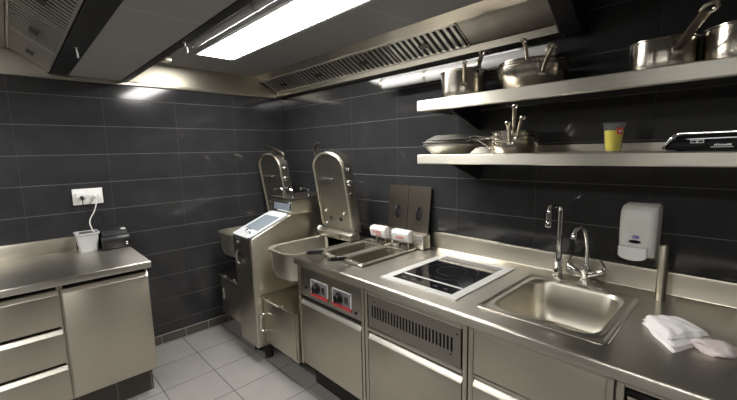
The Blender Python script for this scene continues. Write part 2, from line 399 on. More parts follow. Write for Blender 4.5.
def carcass(parent, axis, face, depth, a0, a1, z0, z1, stiles=.012):
    """hollow cabinet box with an open front"""
    m = MB(); s = 1 if axis == 'x' else -1; f = face - s*.022; bk = f - s*depth; th = .012
    def bx(u0, u1, v0, v1, w0, w1):
        if axis == 'x': m.box(u0, u1, v0, v1, w0, w1)
        else: m.box(v0, v1, u0, u1, w0, w1)
    bx(f, bk, a0, a0+th, z0, z1); bx(f, bk, a1-th, a1, z0, z1); bx(bk, bk + s*th, a0+th, a1-th, z0, z1)
    bx(f, bk, a0+th, a1-th, z0, z0+th)
    o = m.build('body', M['steelv'], parent)
    return o
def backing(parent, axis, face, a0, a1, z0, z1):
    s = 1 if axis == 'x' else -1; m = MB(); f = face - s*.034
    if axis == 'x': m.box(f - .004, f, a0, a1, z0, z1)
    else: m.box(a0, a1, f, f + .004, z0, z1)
    return m.build('inner_panel', M['gap'], parent)  # near-black sheet stands in for the shade behind the fronts

FA = .692
t = thing('cabinet', 'stainless base cabinet with one plain door under the left worktop end', 'cabinet', (.35, -1.66, 0))
carcass(t, 'x', FA, .6, -1.872, -1.442, .165, .858); backing(t, 'x', FA, -1.86, -1.454, .177, .857)
front('door', t, 'x', FA, -1.866, -1.444, .178, .823, M['steelv'])
MB().box(.05, .615, -1.868, -1.46, .0, .164).build('plinth', M['plinth'], t)
t = thing('cabinet', 'stainless drawer cabinet at the left edge of the photo', 'cabinet', (.35, -2.2, 0))
carcass(t, 'x', FA, .6, -2.52, -1.875, .165, .858); backing(t, 'x', FA, -2.508, -1.887, .177, .857)
for z0, z1 in ((.617, .824), (.403, .600), (.183, .386)): front('drawer', t, 'x', FA, -2.515, -1.883, z0, z1, M['steelv'])
MB().box(.05, .615, -2.5, -1.87, .0, .164).build('plinth', M['plinth'], t)

# socket, plugs and cables
t = thing('wall_socket', 'white double socket plate on the dark tiled wall', 'socket', (0, -1.617, 1.268))
MB().box(.0005, .012, -1.705, -1.53, 1.212, 1.325, .004).build('plate', M['white'], t)
for y in (-1.667, -1.573):
    MB().box(.012, .014, y-.032, y+.032, 1.232, 1.305, .001).build('outlet_face', M['white'], t)
t = thing('plug', 'white adapter plug with black cable in the left socket', 'plug', (.014, -1.66, 1.26))
MB().box(.0145, .045, -1.69, -1.625, 1.262, 1.298, .005).build('adapter', M['white'], t)
MB().cyl((.0455, -1.657, 1.268), (.072, -1.657, 1.255), .011, 14, .008).build('plug_body', M['blackpl'], t)
c = []
for i in range(33):
    u = i/32
    pts = [(.072, -1.657, 1.255), (.075, -1.655, 1.20), (.06, -1.615, 1.155), (.04, -1.56, 1.13), (.035, -1.545, 1.07), (.04, -1.568, 1.02), (.045, -1.589, 1.06)]
    k = u*(len(pts)-1); j = min(int(k), len(pts)-2); fr = k - j
    p = [Vector(pts[max(0, min(len(pts)-1, q))]) for q in (j-1, j, j+1, j+2)]
    c.append(.5*((2*p[1]) + (p[2]-p[0])*fr + (2*p[0]-5*p[1]+4*p[2]-p[3])*fr**2 + (-p[0]+3*p[1]-3*p[2]+p[3])*fr**3))
MB().tube(c, .0032, 8).build('cable', M['blackpl'], t)
def spline(pts, n=32):
    out = []
    for i in range(n + 1):
        k = i/n*(len(pts)-1); j = min(int(k), len(pts)-2); fr = k - j
        p = [Vector(pts[max(0, min(len(pts)-1, q))]) for q in (j-1, j, j+1, j+2)]
        out.append(.5*((2*p[1]) + (p[2]-p[0])*fr + (2*p[0]-5*p[1]+4*p[2]-p[3])*fr**2 + (-p[0]+3*p[1]-3*p[2]+p[3])*fr**3))
    return out
t = thing('plug', 'white plug and white cable in the right socket', 'plug', (.014, -1.575, 1.27))
MB().lathe([(.018, 0), (.018, .012), (.012, .02), (.007, .036)], (.0145, -1.578, 1.272), 16, (1, 0, -.25), caps=True).build('plug_body', M['cable_w'], t)
MB().tube(spline([(.050, -1.578, 1.262), (.06, -1.58, 1.225), (.062, -1.598, 1.165), (.07, -1.628, 1.11), (.08, -1.632, 1.07), (.085, -1.618, 1.02)]), .0038, 8).build('cable', M['cable_w'], t)

# grey tapered box and black printer
t = thing('desk_bin', 'light grey open tapered plastic box on the left worktop', 'box', (.10, -1.66, ZC))
def ringz(x0, x1, y0, y1, z, r=.01): return [(x, y, z) for x, y in rrect(x0, x1, y0, y1, r, 4)]
MB().loft([ringz(.052, .158, -1.712, -1.614, ZC + .0005), ringz(.040, .168, -1.724, -1.600, 1.018), ringz(.034, .174, -1.730, -1.594, 1.020),
           ringz(.034, .174, -1.730, -1.594, 1.030), ringz(.042, .166, -1.722, -1.602, 1.030), ringz(.056, .153, -1.708, -1.618, ZC + .006)]).build('shell', M['greybin'], t)
m = MB()
for i in range(5): m.box(.055 + .018*i, .067 + .018*i, -1.70 + .006*i, -1.625, .99, 1.026 + .004*(i % 2), .003)
m.build('contents', M['dsteel'], t)
t = thing('printer', 'small black printer beside the grey box on the left worktop', 'printer', (.13, -1.515, ZC))
MB().prism([(.04, ZC + .006), (.225, ZC + .006), (.23, ZC + .075), (.215, .998), (.04, 1.006)], 'y', -1.594, -1.43, .006).build('body', M['blackpl'], t)
MB().prism([(.055, 1.007), (.205, 1.0), (.165, 1.030), (.06, 1.038)], 'y', -1.588, -1.436, .004).build('lid', M['black'], t)
MB().box(.135, .172, -1.47, -1.443, 1.0275, 1.033, mat=None).build('paper_tongue', M['white'], t)
m = MB()
for z in (.925, .938): m.box(.2285, .2305, -1.458, -1.447, z, z + .008)
m.build('label', M['wprint'], t)
m = MB()
for x in (.06, .205):
    for y in (-1.575, -1.45): m.cyl((x, y, ZC + .0003), (x, y, ZC + .006), .008, 10)
m.build('feet', M['rubber'], t)

# ------------------------------------------------------------------ double braising pan
t = thing('braising_pan', 'double tilting braising pan with raised lids in the corner', 'braising pan', (.73, -.4, 0))
# middle column with sloped panel top
col = MB()
def colring(x0, x1, y0, z, r): return [(x, y, z) for x, y in rrect(x0, x1, y0, -.10, r, 6)]
side = [(-.10, .12), (-.83, .12), (-.835, .80), (-.835, .945), (-.50, 1.077), (-.10, 1.077)]
col.prism(side, 'x', .60, .872, .012, seg=3)
col.build('control_column', M['steelv'], t)
MB().prism([(-.842, .80), (-.842, .952), (-.836, .956), (-.834, .80)], 'x', .602, .870).build('front_cap', M['lid'], t)
# sloped panel
sl = Vector((0, .335, .132)).normalized(); nm = Vector((0, -sl.z, sl.y))
def sp(x, s, h): return Vector((x, -.838, .946)) + sl*s + nm*h
def splate(mb, x0, x1, s0, s1, h0, h1, r=.01):
    out = rrect(x0, x1, s0, s1, r, 5)
    mb.loft([[sp(x, s, h0) for x, s in out], [sp(x, s, h1) for x, s in out]])
m = MB(); splate(m, .600, .872, -.006, .352, .001, .012, .03); o = m.build('control_panel', M['panelw'], t)
m = MB(); splate(m, .635, .842, .09, .285, .0122, .0135, .004); m.build('touch_screen', M['screen'], o)
m = MB(); m.lathe([(.019, 0), (.019, .018), (.015, .022)], sp(.765, .055, .012), 20, nm, caps=True); m.build('dial', M['chrome'], o)
m = MB(); m.lathe([(.008, 0), (.008, .006)], sp(.80, .045, .012), 14, nm, caps=True); m.build('button', M['rubber'], o)
m = MB(); m.lathe([(.008, 0), (.008, .005)], sp(.74, .31, .012), 14, nm, caps=True).lathe([(.008, 0), (.008, .005)], sp(.70, .31, .012), 14, nm, caps=True); m.build('button', M['wprint'], o)
# key lock and jack on the front
m = MB(); m.lathe([(.013, 0), (.013, .008), (.008, .012)], (.685, -.841, .90), 16, (0, -1, 0), caps=True); m.build('lock', M['chrome'], t)
m = MB(); m.box(.645, .72, -.8455, -.842, .925, .931); m.build('name_strip', M['mark'], t)
m = MB(); m.prism(rrect(.665, .745, .79, .865, .02), 'y', -.846, -.836); m.build('socket_recess', M['gap'], t)
m = MB(); m.tube(spline([(.725, -.852, .85), (.70, -.858, .838), (.685, -.862, .80), (.688, -.858, .755), (.695, -.846, .735)], 16), .006, 8); m.build('spray_handle', M['chrome'], t)
# rear block with window and water taps
m = MB(); m.box(.575, .895, -.50, -.10, 1.077, 1.186, .005); m.build('fill_block', M['steel'], t)
m = MB(); m.box(.565, .905, -.505, -.10, 1.187, 1.20, .004); m.build('fill_deck', M['dsteel'], t)
m = MB(); m.box(.625, .885, -.503, -.4995, 1.09, 1.172, .002); o = m.build('window_frame', M['chrome'], t)
m = MB(); m.box(.645, .87, -.505, -.5035, 1.105, 1.158); m.build('window_pane', M['screen'], o)
for x, y, dx, dy in ((.66, -.43, -.07, -.03), (.78, -.42, -.08, -.03), (.83, -.30, -.07, -.02)):
    m = MB(); m.lathe([(.014, 0), (.011, .012)], (x, y, 1.20), 14, caps=True)
    m.tube(spline([(x, y, 1.205), (x, y, 1.24), (x + dx*.15, y + dy*.15, 1.255), (x + dx*.6, y + dy*.6, 1.258), (x + dx, y + dy, 1.256), (x + dx*1.08, y + dy*1.08, 1.244)], 20), .0075, 8)
    m.build('water_tap', M['chrome'], t)
def braise_side(x0, x1, cx0, cx1, s):
    # tub: rounded front corners, shallow taper, open top
    def ring(ix, iy, z, r=.11, back=-.27):
        out = []
        for cxx, cyy, a0, rr in ((x1-ix-.02, back-.02, 0, .02), (x0+ix+.02, back-.02, 90, .02), (x0+ix+r, -.80+iy+r, 180, r), (x1-ix-r, -.80+iy+r, 270, r)):
            for k in range(8): 
                a = R(a0 + 90*k/7); out.append((cxx + rr*math.cos(a), cyy + rr*math.sin(a), z))
        return out
    m = MB()
    m.loft([ring(.05, .06, .70), ring(.025, .03, .712), ring(.014, .016, .76), ring(.013, .015, .80), ring(.012, .015, .882), ring(0, 0, .885), ring(0, 0, .900), ring(.012, .012, .902), ring(.024, .026, .895), ring(.04, .05, .775), ring(.07, .09, .765)])
    o = m.build('tub', M['pan_in'], t)
    kx = x0 - .012
    m = MB(); m.lathe([(.018, 0), (.022, .006), (.022, .02), (.015, .026)], (kx + .03, -.70, .84), 18, (-1, -.2, 0), caps=True); m.build('pivot_knob', M['white'], o)
    # raised lid, leaning slightly forward
    wl = x1 - x0; yb, yt, zb, zt = -.265, -.362, .945, 1.545
    d = Vector((0, yt - yb, zt - zb)); L = d.length; d.normalize(); nn = Vector((0, -d.z, d.y))   # nn points to the front
    arch = []
    ra = wl/2; hs = L - ra*.62
    for k in range(25):
        a = PI*k/24; arch.append((x0 + ra - ra*math.cos(a), hs + ra*.62*math.sin(a)**.9))
    shape = [(x1, 0), (x0, 0)] + arch
    def lp(p, h): return Vector((p[0], yb, zb)) + d*p[1] + nn*h
    m = MB()
    def inset(k): 
        c = (x0 + ra, L*.48); return [(c[0] + (p[0]-c[0])*(1-k/ra), c[1] + (p[1]-c[1])*(1-k/(L*.5))) for p in shape]
    m.loft([[lp(p, -.084) for p in inset(.02)], [lp(p, -.07) for p in inset(.0)], [lp(p, -.004) for p in inset(0)], [lp(p, 0) for p in inset(.004)]])
    lid = m.build('lid', M['lid'], t)
    m = MB(); m.tube([lp(p, .004) for p in [(x0 + .012, .05)] + [(x0 + ra + (p[0]-x0-ra)*.94, p[1]-.012) for p in arch] + [(x1 - .012, .05)]], .009, 10); m.build('lid_seal', M['steel'], lid)
    m = MB(); m.prism([(-.315, .905), (-.315, .945), (-.285, .962), (-.225, .962), (-.225, .905)], 'x', x0 - .005, x1 + .012, .004); hb = m.build('hinge_bar', M['lid'], t)
    m = MB(); m.lathe([(.011, 0), (.011, .003)], ((x0+x1)/2 + .08, -.3155, .925), 14, (0, -1, 0), caps=True); m.build('screw', M['gap'], hb)
    m = MB(); m.lathe([(.02, 0), (.024, .004), (.024, .014), (.018, .018)], (x0 - .006, -.29, .95), 18, (-1, 0, 0), caps=True); m.build('pivot_cap', M['white'], hb)
    # two dark drain holes with bosses
    for px, s0 in ((x0 + .12, .105), (x0 + .235, .105)):
        m = MB(); m.lathe([(.017, 0), (.017, .003)], lp((px, s0), 0), 18, nn, caps=True); m.build('vent_hole', M['gap'], lid)
    for px, s0 in ((x0 + .07, .16), (x0 + .28, .155), (x0+.06, .06)):
        m = MB(); m.lathe([(.011, 0), (.011, .006), (.006, .01)], lp((px, s0), 0), 14, nn, caps=True); m.build('boss', M['chrome'], lid)
    m = MB(); m.tube([lp((x0 + .075, hs - .09), .012), lp((x0 + .20, hs - .09), .012)], .006, 8).cyl(lp((x0 + .08, hs-.09), 0), lp((x0 + .08, hs-.09), .012), .005, 8).cyl(lp((x0 + .195, hs-.09), 0), lp((x0 + .195, hs-.09), .012), .005, 8); m.build('drip_rail', M['chrome'], lid)
    # grab handle above the lid, curved bar
    if s > 0: hp = [(x0 + .02, -.325, 1.50), (x0 + .012, -.335, 1.545), (x0 + .035, -.35, 1.578), (x0 + .09, -.365, 1.602), (x0 + .135, -.375, 1.610)]
    else: hp = [(x1 - .02, -.29, 1.49), (x1 - .018, -.30, 1.530), (x1 - .05, -.31, 1.552), (x1 - .15, -.335, 1.59), (x1 - .235, -.345, 1.607)]
    m = MB(); m.tube(spline(hp, 20), .012, 10); m.build('grab_handle', M['dsteel'], lid)
    # knobs and latch on both edges
    for e, xs in ((1, x1), (-1, x0)):
        for s0, r in ((hs - .02, .011), (hs - .115, .02)):
            m = MB(); m.lathe([(r, 0), (r*1.15, .006), (r, .016), (r*.6, .02)], lp((xs, s0), -.028), 16, (e, 0, 0), caps=True); m.build('latch_knob', M['chrome'], lid)
    m = MB(); m.lathe([(.016, 0), (.016, .01), (.012, .014)], lp((x1, hs-.20), -.02), 16, (1, 0, 0), caps=True); m.build('latch_knob', M['dsteel'], lid)
    # base cabinet below
    m = MB(); m.box(cx0, cx1, -.775, -.10, .17, .500, .004); cb = m.build('base_cabinet', M['steel'], t)
    m = MB(); m.prism([(-.10, .5005), (-.785, .5005), (-.79, .508), (-.785, .516), (-.10, .516)], 'x', cx0 - .004, cx1 + .004); m.build('cabinet_top', M['steel'], cb)
    m = MB(); m.box(cx0 + .03, cx1 - .012, -.782, -.7755, .185, .488, .003); m.build('door', M['steelv'], cb)
    xm = (cx0 + cx1)/2 - .03
    m = MB(); m.tube([(xm - .085, -.77, .5195), (xm - .085, -.81, .523), (xm + .085, -.81, .523), (xm + .085, -.77, .5195)], .006, 8); m.build('handle', M['chrome'], cb)
    m = MB(); m.tube(spline([(cx0 + .075, -.782, .41), (cx0 + .07, -.815, .41), (cx0 + .055, -.828, .398), (cx0 + .055, -.83, .30), (cx0 + .07, -.815, .288), (cx0 + .075, -.782, .288)], 30), .007, 8) if s > 0 else m.box(cx0 + .05, cx0 + .06, -.786, -.782, .30, .40)
    m.build('door_handle', M['chrome'], cb)
    for x in (cx0 + .06, cx1 - .06):
        for y in (-.52, -.2):
            m = MB(); m.cyl((x, y, .0), (x, y, .169), .022, 14); m.build('foot', M['rubber'], cb)
braise_side(.13, .505, .13, .588, -1)
braise_side(.972, 1.332, .884, 1.322, 1)
m = MB(); m.cyl((.885, -.45, .80), (.97, -.45, .80), .035, 18); m.build('tilt_axle', M['dsteel'], t)
m = MB(); m.cyl((.508, -.45, .80), (.588, -.45, .80), .035, 18); m.build('tilt_axle', M['dsteel'], t)
m = MB(); m.box(.60, .872, -.40, -.10, .516, .52); 
m = MB(); m.box(.886, 1.322, -.25, -.10, .518, .90, .004); m.build('rear_panel', M['lid'], t)
m = MB(); m.box(.13, .59, -.25, -.10, .518, .90, .004); m.build('rear_panel', M['lid'], t)
for x in (.65, .82):
    for y in (-.72, -.2):
        m = MB(); m.cyl((x, y, 0), (x, y, .119), .03, 16); m.build('foot', M['rubber'], t)

# ------------------------------------------------------------------ right worktop with cut-outs
X0, X1 = 1.337, 4.45
YF = -.787
FRX = (1.393, 1.822); FRY = (-.655, -.158)
SKX = (2.545, 3.000); SKY = (-.675, -.148)
t = thing('worktop', 'long stainless worktop with sink and hob along the right wall', 'worktop', (2.9, -.39, .858))
m = MB()
xs = [X0 + .004, FRX[0], FRX[1], SKX[0], SKX[1], X1 - .004]; yall = sorted({YF + .014, FRY[0], FRY[1], SKY[0], SKY[1], -.003})
def hole(xa, xb, ya, yb):
    xm, ym = (xa+xb)/2, (ya+yb)/2
    return (FRX[0] < xm < FRX[1] and FRY[0] < ym < FRY[1]) or (SKX[0] < xm < SKX[1] and SKY[0] < ym < SKY[1])
idx = {}; vs = []; fs = []
def vid(x, y, z):
    k = (round(x, 5), round(y, 5), z)
    if k not in idx: idx[k] = len(vs); vs.append(k)
    return idx[k]
ny = len(yall)
for i in range(len(xs) - 1):
    for j in range(ny - 1):
        xa, xb, ya, yb = xs[i], xs[i+1], yall[j], yall[j+1]
        if hole(xa, xb, ya, yb): continue
        for z in (ZC, ZC - .004): fs.append((vid(xa, ya, z), vid(xb, ya, z), vid(xb, yb, z), vid(xa, yb, z)))
m.add(vs, fs)
# rolled front edge and apron, left end fold
nose = [(YF + .014, ZC), (YF + .008, ZC - .001), (YF + .003, ZC - .004), (YF, ZC - .010), (YF, .862), (YF + .003, .858), (YF + .02, .858), (YF + .02, .864), (YF + .006, .866), (YF + .006, ZC - .008), (YF + .014, ZC - .004)]
m.prism(nose, 'x', X0 + .004, X1 - .004)
m.box(X0, X0 + .004, YF + .004, -.003, .858, ZC - .0005); m.box(X1 - .004, X1, YF + .004, -.003, .858, ZC)
m.build('top', M['top'], t)
MB().prism([(-.003, ZC + .0005), (-.022, ZC + .0005), (-.019, ZC + .006), (-.018, .985), (-.014, .998), (-.003, 1.002)], 'x', X0, X1).build('backsplash', M['splash'], t)

# base cabinets under it
FB = -.762
def module(name, label, x0, x1, zb=.185):
    t = thing(name, label, 'cabinet', ((x0+x1)/2, -.4, 0))
    carcass(t, 'y', FB, .56, x0, x1, zb, .857)
    m = MB()
    m.box(x0 + .0015, x0 + .022, FB - .0, FB + .02, zb, .857, .002); m.box(x1 - .022, x1 - .0015, FB, FB + .02, zb, .857, .002); m.box(x0 + .022, x1 - .022, FB + .001, FB + .02, .835, .857)
    m.build('front_frame', M['steelv'], t)
    backing(t, 'y', FB, x0 + .012, x1 - .012, zb + .012, .857)
    for x in (x0 + .05, x1 - .05):
        for y in (-.62, -.25):
            f = MB(); f.cyl((x, y, 0), (x, y, zb - .001), .022, 14); f.build('foot', M['steel'], t)
    return t
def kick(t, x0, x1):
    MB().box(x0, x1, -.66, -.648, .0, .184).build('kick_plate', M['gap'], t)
t = module('fryer_cabinet', 'stainless cabinet with two red lined knobs under the fryers', X0 + .004, 1.948)
kick(t, 1.345, 1.948)
cp = MB().box(1.366, 1.922, FB + .003, FB + .018, .655, .832, .003).build('control_panel', M['lid'], t)
for xa in (1.482, 1.688):
    b = MB()
    x0, x1, z0, z1 = xa, xa + .165, .688, .787
    for a in ((x0, x1, z1-.006, z1), (x0, x0+.006, z0, z1), (x1-.006, x1, z0, z1)): b.box(a[0], a[1], FB - .003, FB + .0028, a[2], a[3], .001)
    o = b.build('switch_bezel', M['wprint'], t)
    MB().box(x0 + .006, x1 - .006, FB - .001, FB + .0028, z0 + .014, z1 - .006).build('switch_plate', M['mark'], o)
    MB().box(x0, x1, FB - .004, FB + .0028, z0 - .004, z0 + .014, .001).build('red_strip', M['knobred'], o)
    k = MB(); k.lathe([(.031, 0), (.031, .006), (.025, .01), (.023, .026), (.019, .03)], (x0 + .062, FB - .001, z0 + .052), 24, (0, -1, 0), caps=True)
    k.box(x0 + .057, x0 + .067, FB - .037, FB - .029, z0 + .03, z0 + .074, .002); k.build('knob', M['blackpl'], o)
    MB().box(x0 + .107, x0 + .135, FB - .004, FB - .001, z0 + .03, z0 + .07, .001).build('dial_scale', M['dsteel'], o)
for x, z in ((1.425, .715), (1.885, .69)):
    MB().lathe([(.009, 0), (.009, .004)], (x, FB + .003, z), 14, (0, -1, 0), caps=True).build('reset_button', M['blackpl'], t)
front('door', t, 'y', FB, 1.366, 1.920, .20, .625, M['steelv'])

t = module('induction_cabinet', 'stainless cabinet with vertical vent slots below the induction hob', 1.951, 2.552)
kick(t, 1.951, 2.552)
# vent panel with real slots
m = MB(); xa, xb, za, zb = 1.976, 2.518, .648, .822; n = 26; sx0, sx1, sz0, sz1 = 2.0, 2.488, .705, .768
m.box(xa, xb, FB + .006, FB + .010, za, sz0); m.box(xa, xb, FB + .006, FB + .010, sz1, zb); m.box(xa, sx0, FB + .006, FB + .010, sz0, sz1); m.box(sx1, xb, FB + .006, FB + .010, sz0, sz1)
p = (sx1 - sx0)/n
for i in range(n): m.box(sx0 + (i + .55)*p, sx0 + (i + 1)*p, FB + .006, FB + .010, sz0, sz1)
m.build('vent_panel', M['lid'], t)
for x, z in ((2.47, .69), (2.02, .79), (2.50, .79)):
    MB().lathe([(.005, 0), (.005, .002)], (x, FB + .006, z), 10, (0, -1, 0), caps=True).build('screw', M['dsteel'], t)
MB().box(1.974, 2.528, FB - .001, FB + .012, .628, .646, .003).build('middle_rail', M['edge'], t)
MB().box(1.974, 2.528, FB + .0, FB + .012, .823, .834, .003).build('upper_rail', M['edge'], t)
front('door', t, 'y', FB, 1.976, 2.526, .20, .612, M['steelv'])

t = module('sink_cabinet', 'stainless cabinet with plain upper panel below the sink', 2.555, 3.052)
kick(t, 2.555, 3.052)
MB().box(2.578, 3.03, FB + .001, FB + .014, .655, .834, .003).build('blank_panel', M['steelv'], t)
MB().box(2.578, 3.03, FB + .002, FB + .012, .636, .652, .003).build('middle_rail', M['edge'], t)
front('door', t, 'y', FB, 2.578, 3.03, .20, .628, M['steelv'])

t = module('tray_cabinet', 'stainless cabinet with an open bay right of the sink', 3.055, 3.70)
kick(t, 3.055, 3.70)
front('door', t, 'y', FB, 3.078, 3.678, .20, .60, M['steelv'])
tt = thing('tray', 'beige tray sliding in the open bay right of the sink', 'tray', (3.38, -.755, .78))
m = MB(); m.box(3.085, 3.67, FB + .004, FB + .016, .74, .80, .003); m.build('tray_front', M['wood'], tt)
m = MB(); m.box(3.085, 3.67, FB - .004, FB + .012, .802, .81, .002); m.build('tray_lip', M['steel'], tt)
t = module('corner_cabinet', 'stainless cabinet with a plain door at the far right end', 3.703, 4.45)
kick(t, 3.703, 4.45); front('door', t, 'y', FB, 3.726, 4.428, .20, .828, M['steelv'])

# ------------------------------------------------------------------ deep fryers
def fryer(x0, x1, label, hx, first):
    t = thing('deep_fryer', label, 'deep fryer', ((x0+x1)/2, -.4, ZC))
    y0, y1 = FRY[0] + .003, FRY[1] - .003
    def ring(i, z, r=.015): return [(x, y, z) for x, y in rrect(x0 + i, x1 - i, y0 + i, y1 - i, max(r - i*.3, .004), 4)]
    m = MB(); m.loft([ring(.004, .68), ring(.004, .898), ring(-.001, .902), ring(-.001, .911), ring(.004, .914), ring(.009, .911), ring(.011, .90), ring(.011, .70), ring(.013, .70)])
    m.build('tank', M['top'], t)
    m = MB(); m.box(x0 + .0125, x1 - .0125, y0 + .0125, y1 - .0125, .71, .82); m.build('oil', M['oil'], t)
    # electric head hung on the rear rim
    a, b = hx
    m = MB(); m.box(a + .03, b, -.150, -.075, .905, .998, .006); h = m.build('control_head', M['edge'], t)
    for q in range(3): 
        k = MB(); k.box(b - .045, b - .01, -.1525, -.150, .935 + .022*q, .943 + .022*q); k.build('vent_slot', M['mark'], h)
    m = MB(); m.prism([(-.19, .945), (-.205, 1.0), (-.19, 1.018), (-.15, 1.022), (-.15, .935)], 'x', a, a + .145, .004); lab = m.build('front_plate', M['white'], t)
    def fp(x, s): # on the sloped front face
        u = Vector((0, -.015, .055)).normalized(); return Vector((x, -.19, .945)) + u*s + Vector((0, -.0012, 0))
    def strokes(xa, xb, s0, s1, n, nm, mat):
        mm = MB(); pw = (xb - xa)/n
        for i in range(n):
            w0, w1 = xa + i*pw, xa + (i + .72)*pw
            for (u0, u1, v0, v1) in ((w0, w0 + (w1-w0)*.4, s0, s1), (w0, w1, s1 - (s1-s0)*.3, s1), (w0, w1, s0, s0 + (s1-s0)*.3)) if i % 2 else ((w0, w1, s0, s1),):
                mm.add([fp(u0, v0), fp(u1, v0), fp(u1, v1), fp(u0, v1)], [(0, 1, 2, 3)])
        mm.build(nm, mat, lab)
    if first: strokes(a + .035, a + .115, .030, .045, 6, 'lettering', M['red']); strokes(a + .055, a + .11, .012, .022, 4, 'lettering', M['red'])
    else: strokes(a + .04, a + .11, .022, .037, 6, 'lettering', M['red'])
    for x in (a + .045, a + .13):
        m = MB(); m.box(x - .005, x + .005, -.182, -.176, .80, .943, .001); m.build('heater_arm', M['steel'], t)
    m = MB(); m.tube([(a + .05, -.168, .93), (a + .05, -.168, .82), (a + .05, -.5, .815), (a + .12, -.5, .815), (a + .12, -.168, .82), (a + .12, -.168, .93)], .006, 8); m.build('heating_element', M['dsteel'], t)
    return t
fryer(1.396, 1.606, 'left deep fryer with white head and two line red lettering', (1.425, 1.60), True)
fryer(1.609, 1.819, 'right deep fryer with white head nearest the induction hob', (1.632, 1.862), False)
def basket(x0, x1, label):
    t = thing('fryer_basket', label, 'fryer basket', ((x0+x1)/2, -.4, .83), None)
    y0, y1, zt = -.625, -.245, .908
    m = MB(); m.tube([(x, y, zt) for x, y in rrect(x0, x1, y0, y1, .02, 4)], .004, 8, closed=True); m.build('rim_wire', M['edge'], t)
    m = MB()
    nx, nyy = 14, 26
    for i in range(nx + 1):
        x = x0 + .004 + (x1-x0-.008)*i/nx; m.tube([(x, y0+.004, zt), (x, y0 + .012, .845), (x, y1 - .012, .845), (x, y1-.004, zt)], .0016, 5)
    for j in range(nyy + 1):
        y = y0 + .006 + (y1-y0-.012)*j/nyy; m.tube([(x0+.003, y, zt), (x0 + .010, y, .845), (x1 - .010, y, .845), (x1-.003, y, zt)], .0016, 5)
    for z in (.86, .876, .892): m.tube([(x, y, z) for x, y in rrect(x0 + .006, x1 - .006, y0 + .008, y1 - .008, .02, 3)], .0016, 5, closed=True)
    m.build('wire_mesh', M['mesh'], t)
    xc = (x0+x1)/2
    m = MB()
    for dx in (-.03, .03): m.tube(spline([(xc + dx, y0, zt), (xc + dx*.9, y0 - .02, .926), (xc + dx*.5, y0 - .045, .936), (xc + dx*.3, y0 - .07, .938)], 12), .0045, 8)
    m.build('handle_wire', M['edge'], t)
    m = MB(); m.tube([(xc, y0 - .045, .937), (xc, y0 - .055, .938), (xc, y0 - .13, .950), (xc, y0 - .165, .958), (xc, y0 - .17, .959)], .012, 12, radii=[.008, .012, .013, .012, .007], flat=1.0); m.build('grip', M['blackpl'], t)
    m = MB(); m.box(xc - .075, xc + .075, y0 - .03, y0 - .008, .9145, .918, .001); m.build('rest_plate', M['edge'], t)
    return t
basket(1.421, 1.581, 'left black handled wire basket in the fryer')
basket(1.634, 1.794, 'right black handled wire basket in the fryer beside the hob')
def fryer_lid(x0, x1, label):
    x0 -= .013; x1 -= .013
    t = thing('cover_plate', label, 'cover', ((x0+x1)/2, -.05, ZC))
    # leans back against the tiles
    yb, yt, zb, zt = -.066, -.012, ZC + .002, 1.298
    d = Vector((0, yt-yb, zt-zb)); L = d.length; d.normalize(); nn = Vector((0, -d.z, d.y))
    def lp(x, s, h): return Vector((x, yb, zb)) + d*s + nn*h
    m = MB()
    def sl(xa, xb, s0, s1, h0, h1): 
        vs = [lp(x, s, h) for x in (xa, xb) for s in (s0, s1) for h in (h0, h1)]
        m.bevelled(vs, [(0, 1, 3, 2), (4, 6, 7, 5), (0, 4, 5, 1), (2, 3, 7, 6), (0, 2, 6, 4), (1, 5, 7, 3)], .0015, 1)
    sl(x0, x1, 0, L, 0, .008)
    m.build('plate', M['dsteel'], t)
    xc = (x0+x1)/2 + .01
    m = MB(); m.loft([[lp(x, s, .0085) for x, s in rrect(xc-.022, xc+.022, L*.42, L*.66, .02)], [lp(x, s, .010) for x, s in rrect(xc-.022, xc+.022, L*.42, L*.66, .02)]]); m.build('grip_recess', M['gap'], t)
    m = MB(); m.tube(spline([lp(xc - .004, L*.44, .010), lp(xc - .004, L*.46, .028), lp(xc - .004, L*.54, .036), lp(xc - .004, L*.62, .028), lp(xc - .004, L*.64, .010)], 18), .008, 8); m.build('handle', M['black'], t)
fryer_lid(1.478, 1.655, 'left dark steel fryer lid leaning on the tiled wall')
fryer_lid(1.659, 1.845, 'right dark steel fryer lid leaning on the tiled wall')

# ------------------------------------------------------------------ induction hob
t = thing('induction_hob', 'black glass induction hob with a pale frame set on the worktop', 'hob', (2.23, -.41, ZC))
hx0, hx1, hy0, hy1 = 2.008, 2.452, -.695, -.128
gx0, gx1, gy0, gy1 = 2.052, 2.408, -.655, -.17
m = MB()
for a in ((hx0, hx1, hy0, gy0), (hx0, hx1, gy1, hy1), (hx0, gx0, gy0, gy1), (gx1, hx1, gy0, gy1)): m.box(*a, ZC + .0008, ZC + .006)
m.build('frame', M['frame'], t)
g = MB().box(gx0 + .0005, gx1 - .0005, gy0 + .0005, gy1 - .0005, ZC + .0008, ZC + .005).build('glass', M['glass'], t)
MB().box(gx0 + .004, gx1 - .004, -.572, -.557, ZC + .0051, ZC + .0056).build('divider_line', M['frame'], g)
MB().box(gx0 + .004, gx1 - .004, -.215, -.178, ZC + .0051, ZC + .0056).build('rear_strip', M['mark'], g)  # lighter reflection on the rear glass, painted as a grey strip
m = MB(); c = ((gx0+gx1)/2, -.385, ZC + .0055)
for r in (.135, .075): m.tube([(c[0] + r*math.cos(2*PI*k/64), c[1] + r*math.sin(2*PI*k/64), ZC + .0052) for k in range(64)], .0008, 6, closed=True)
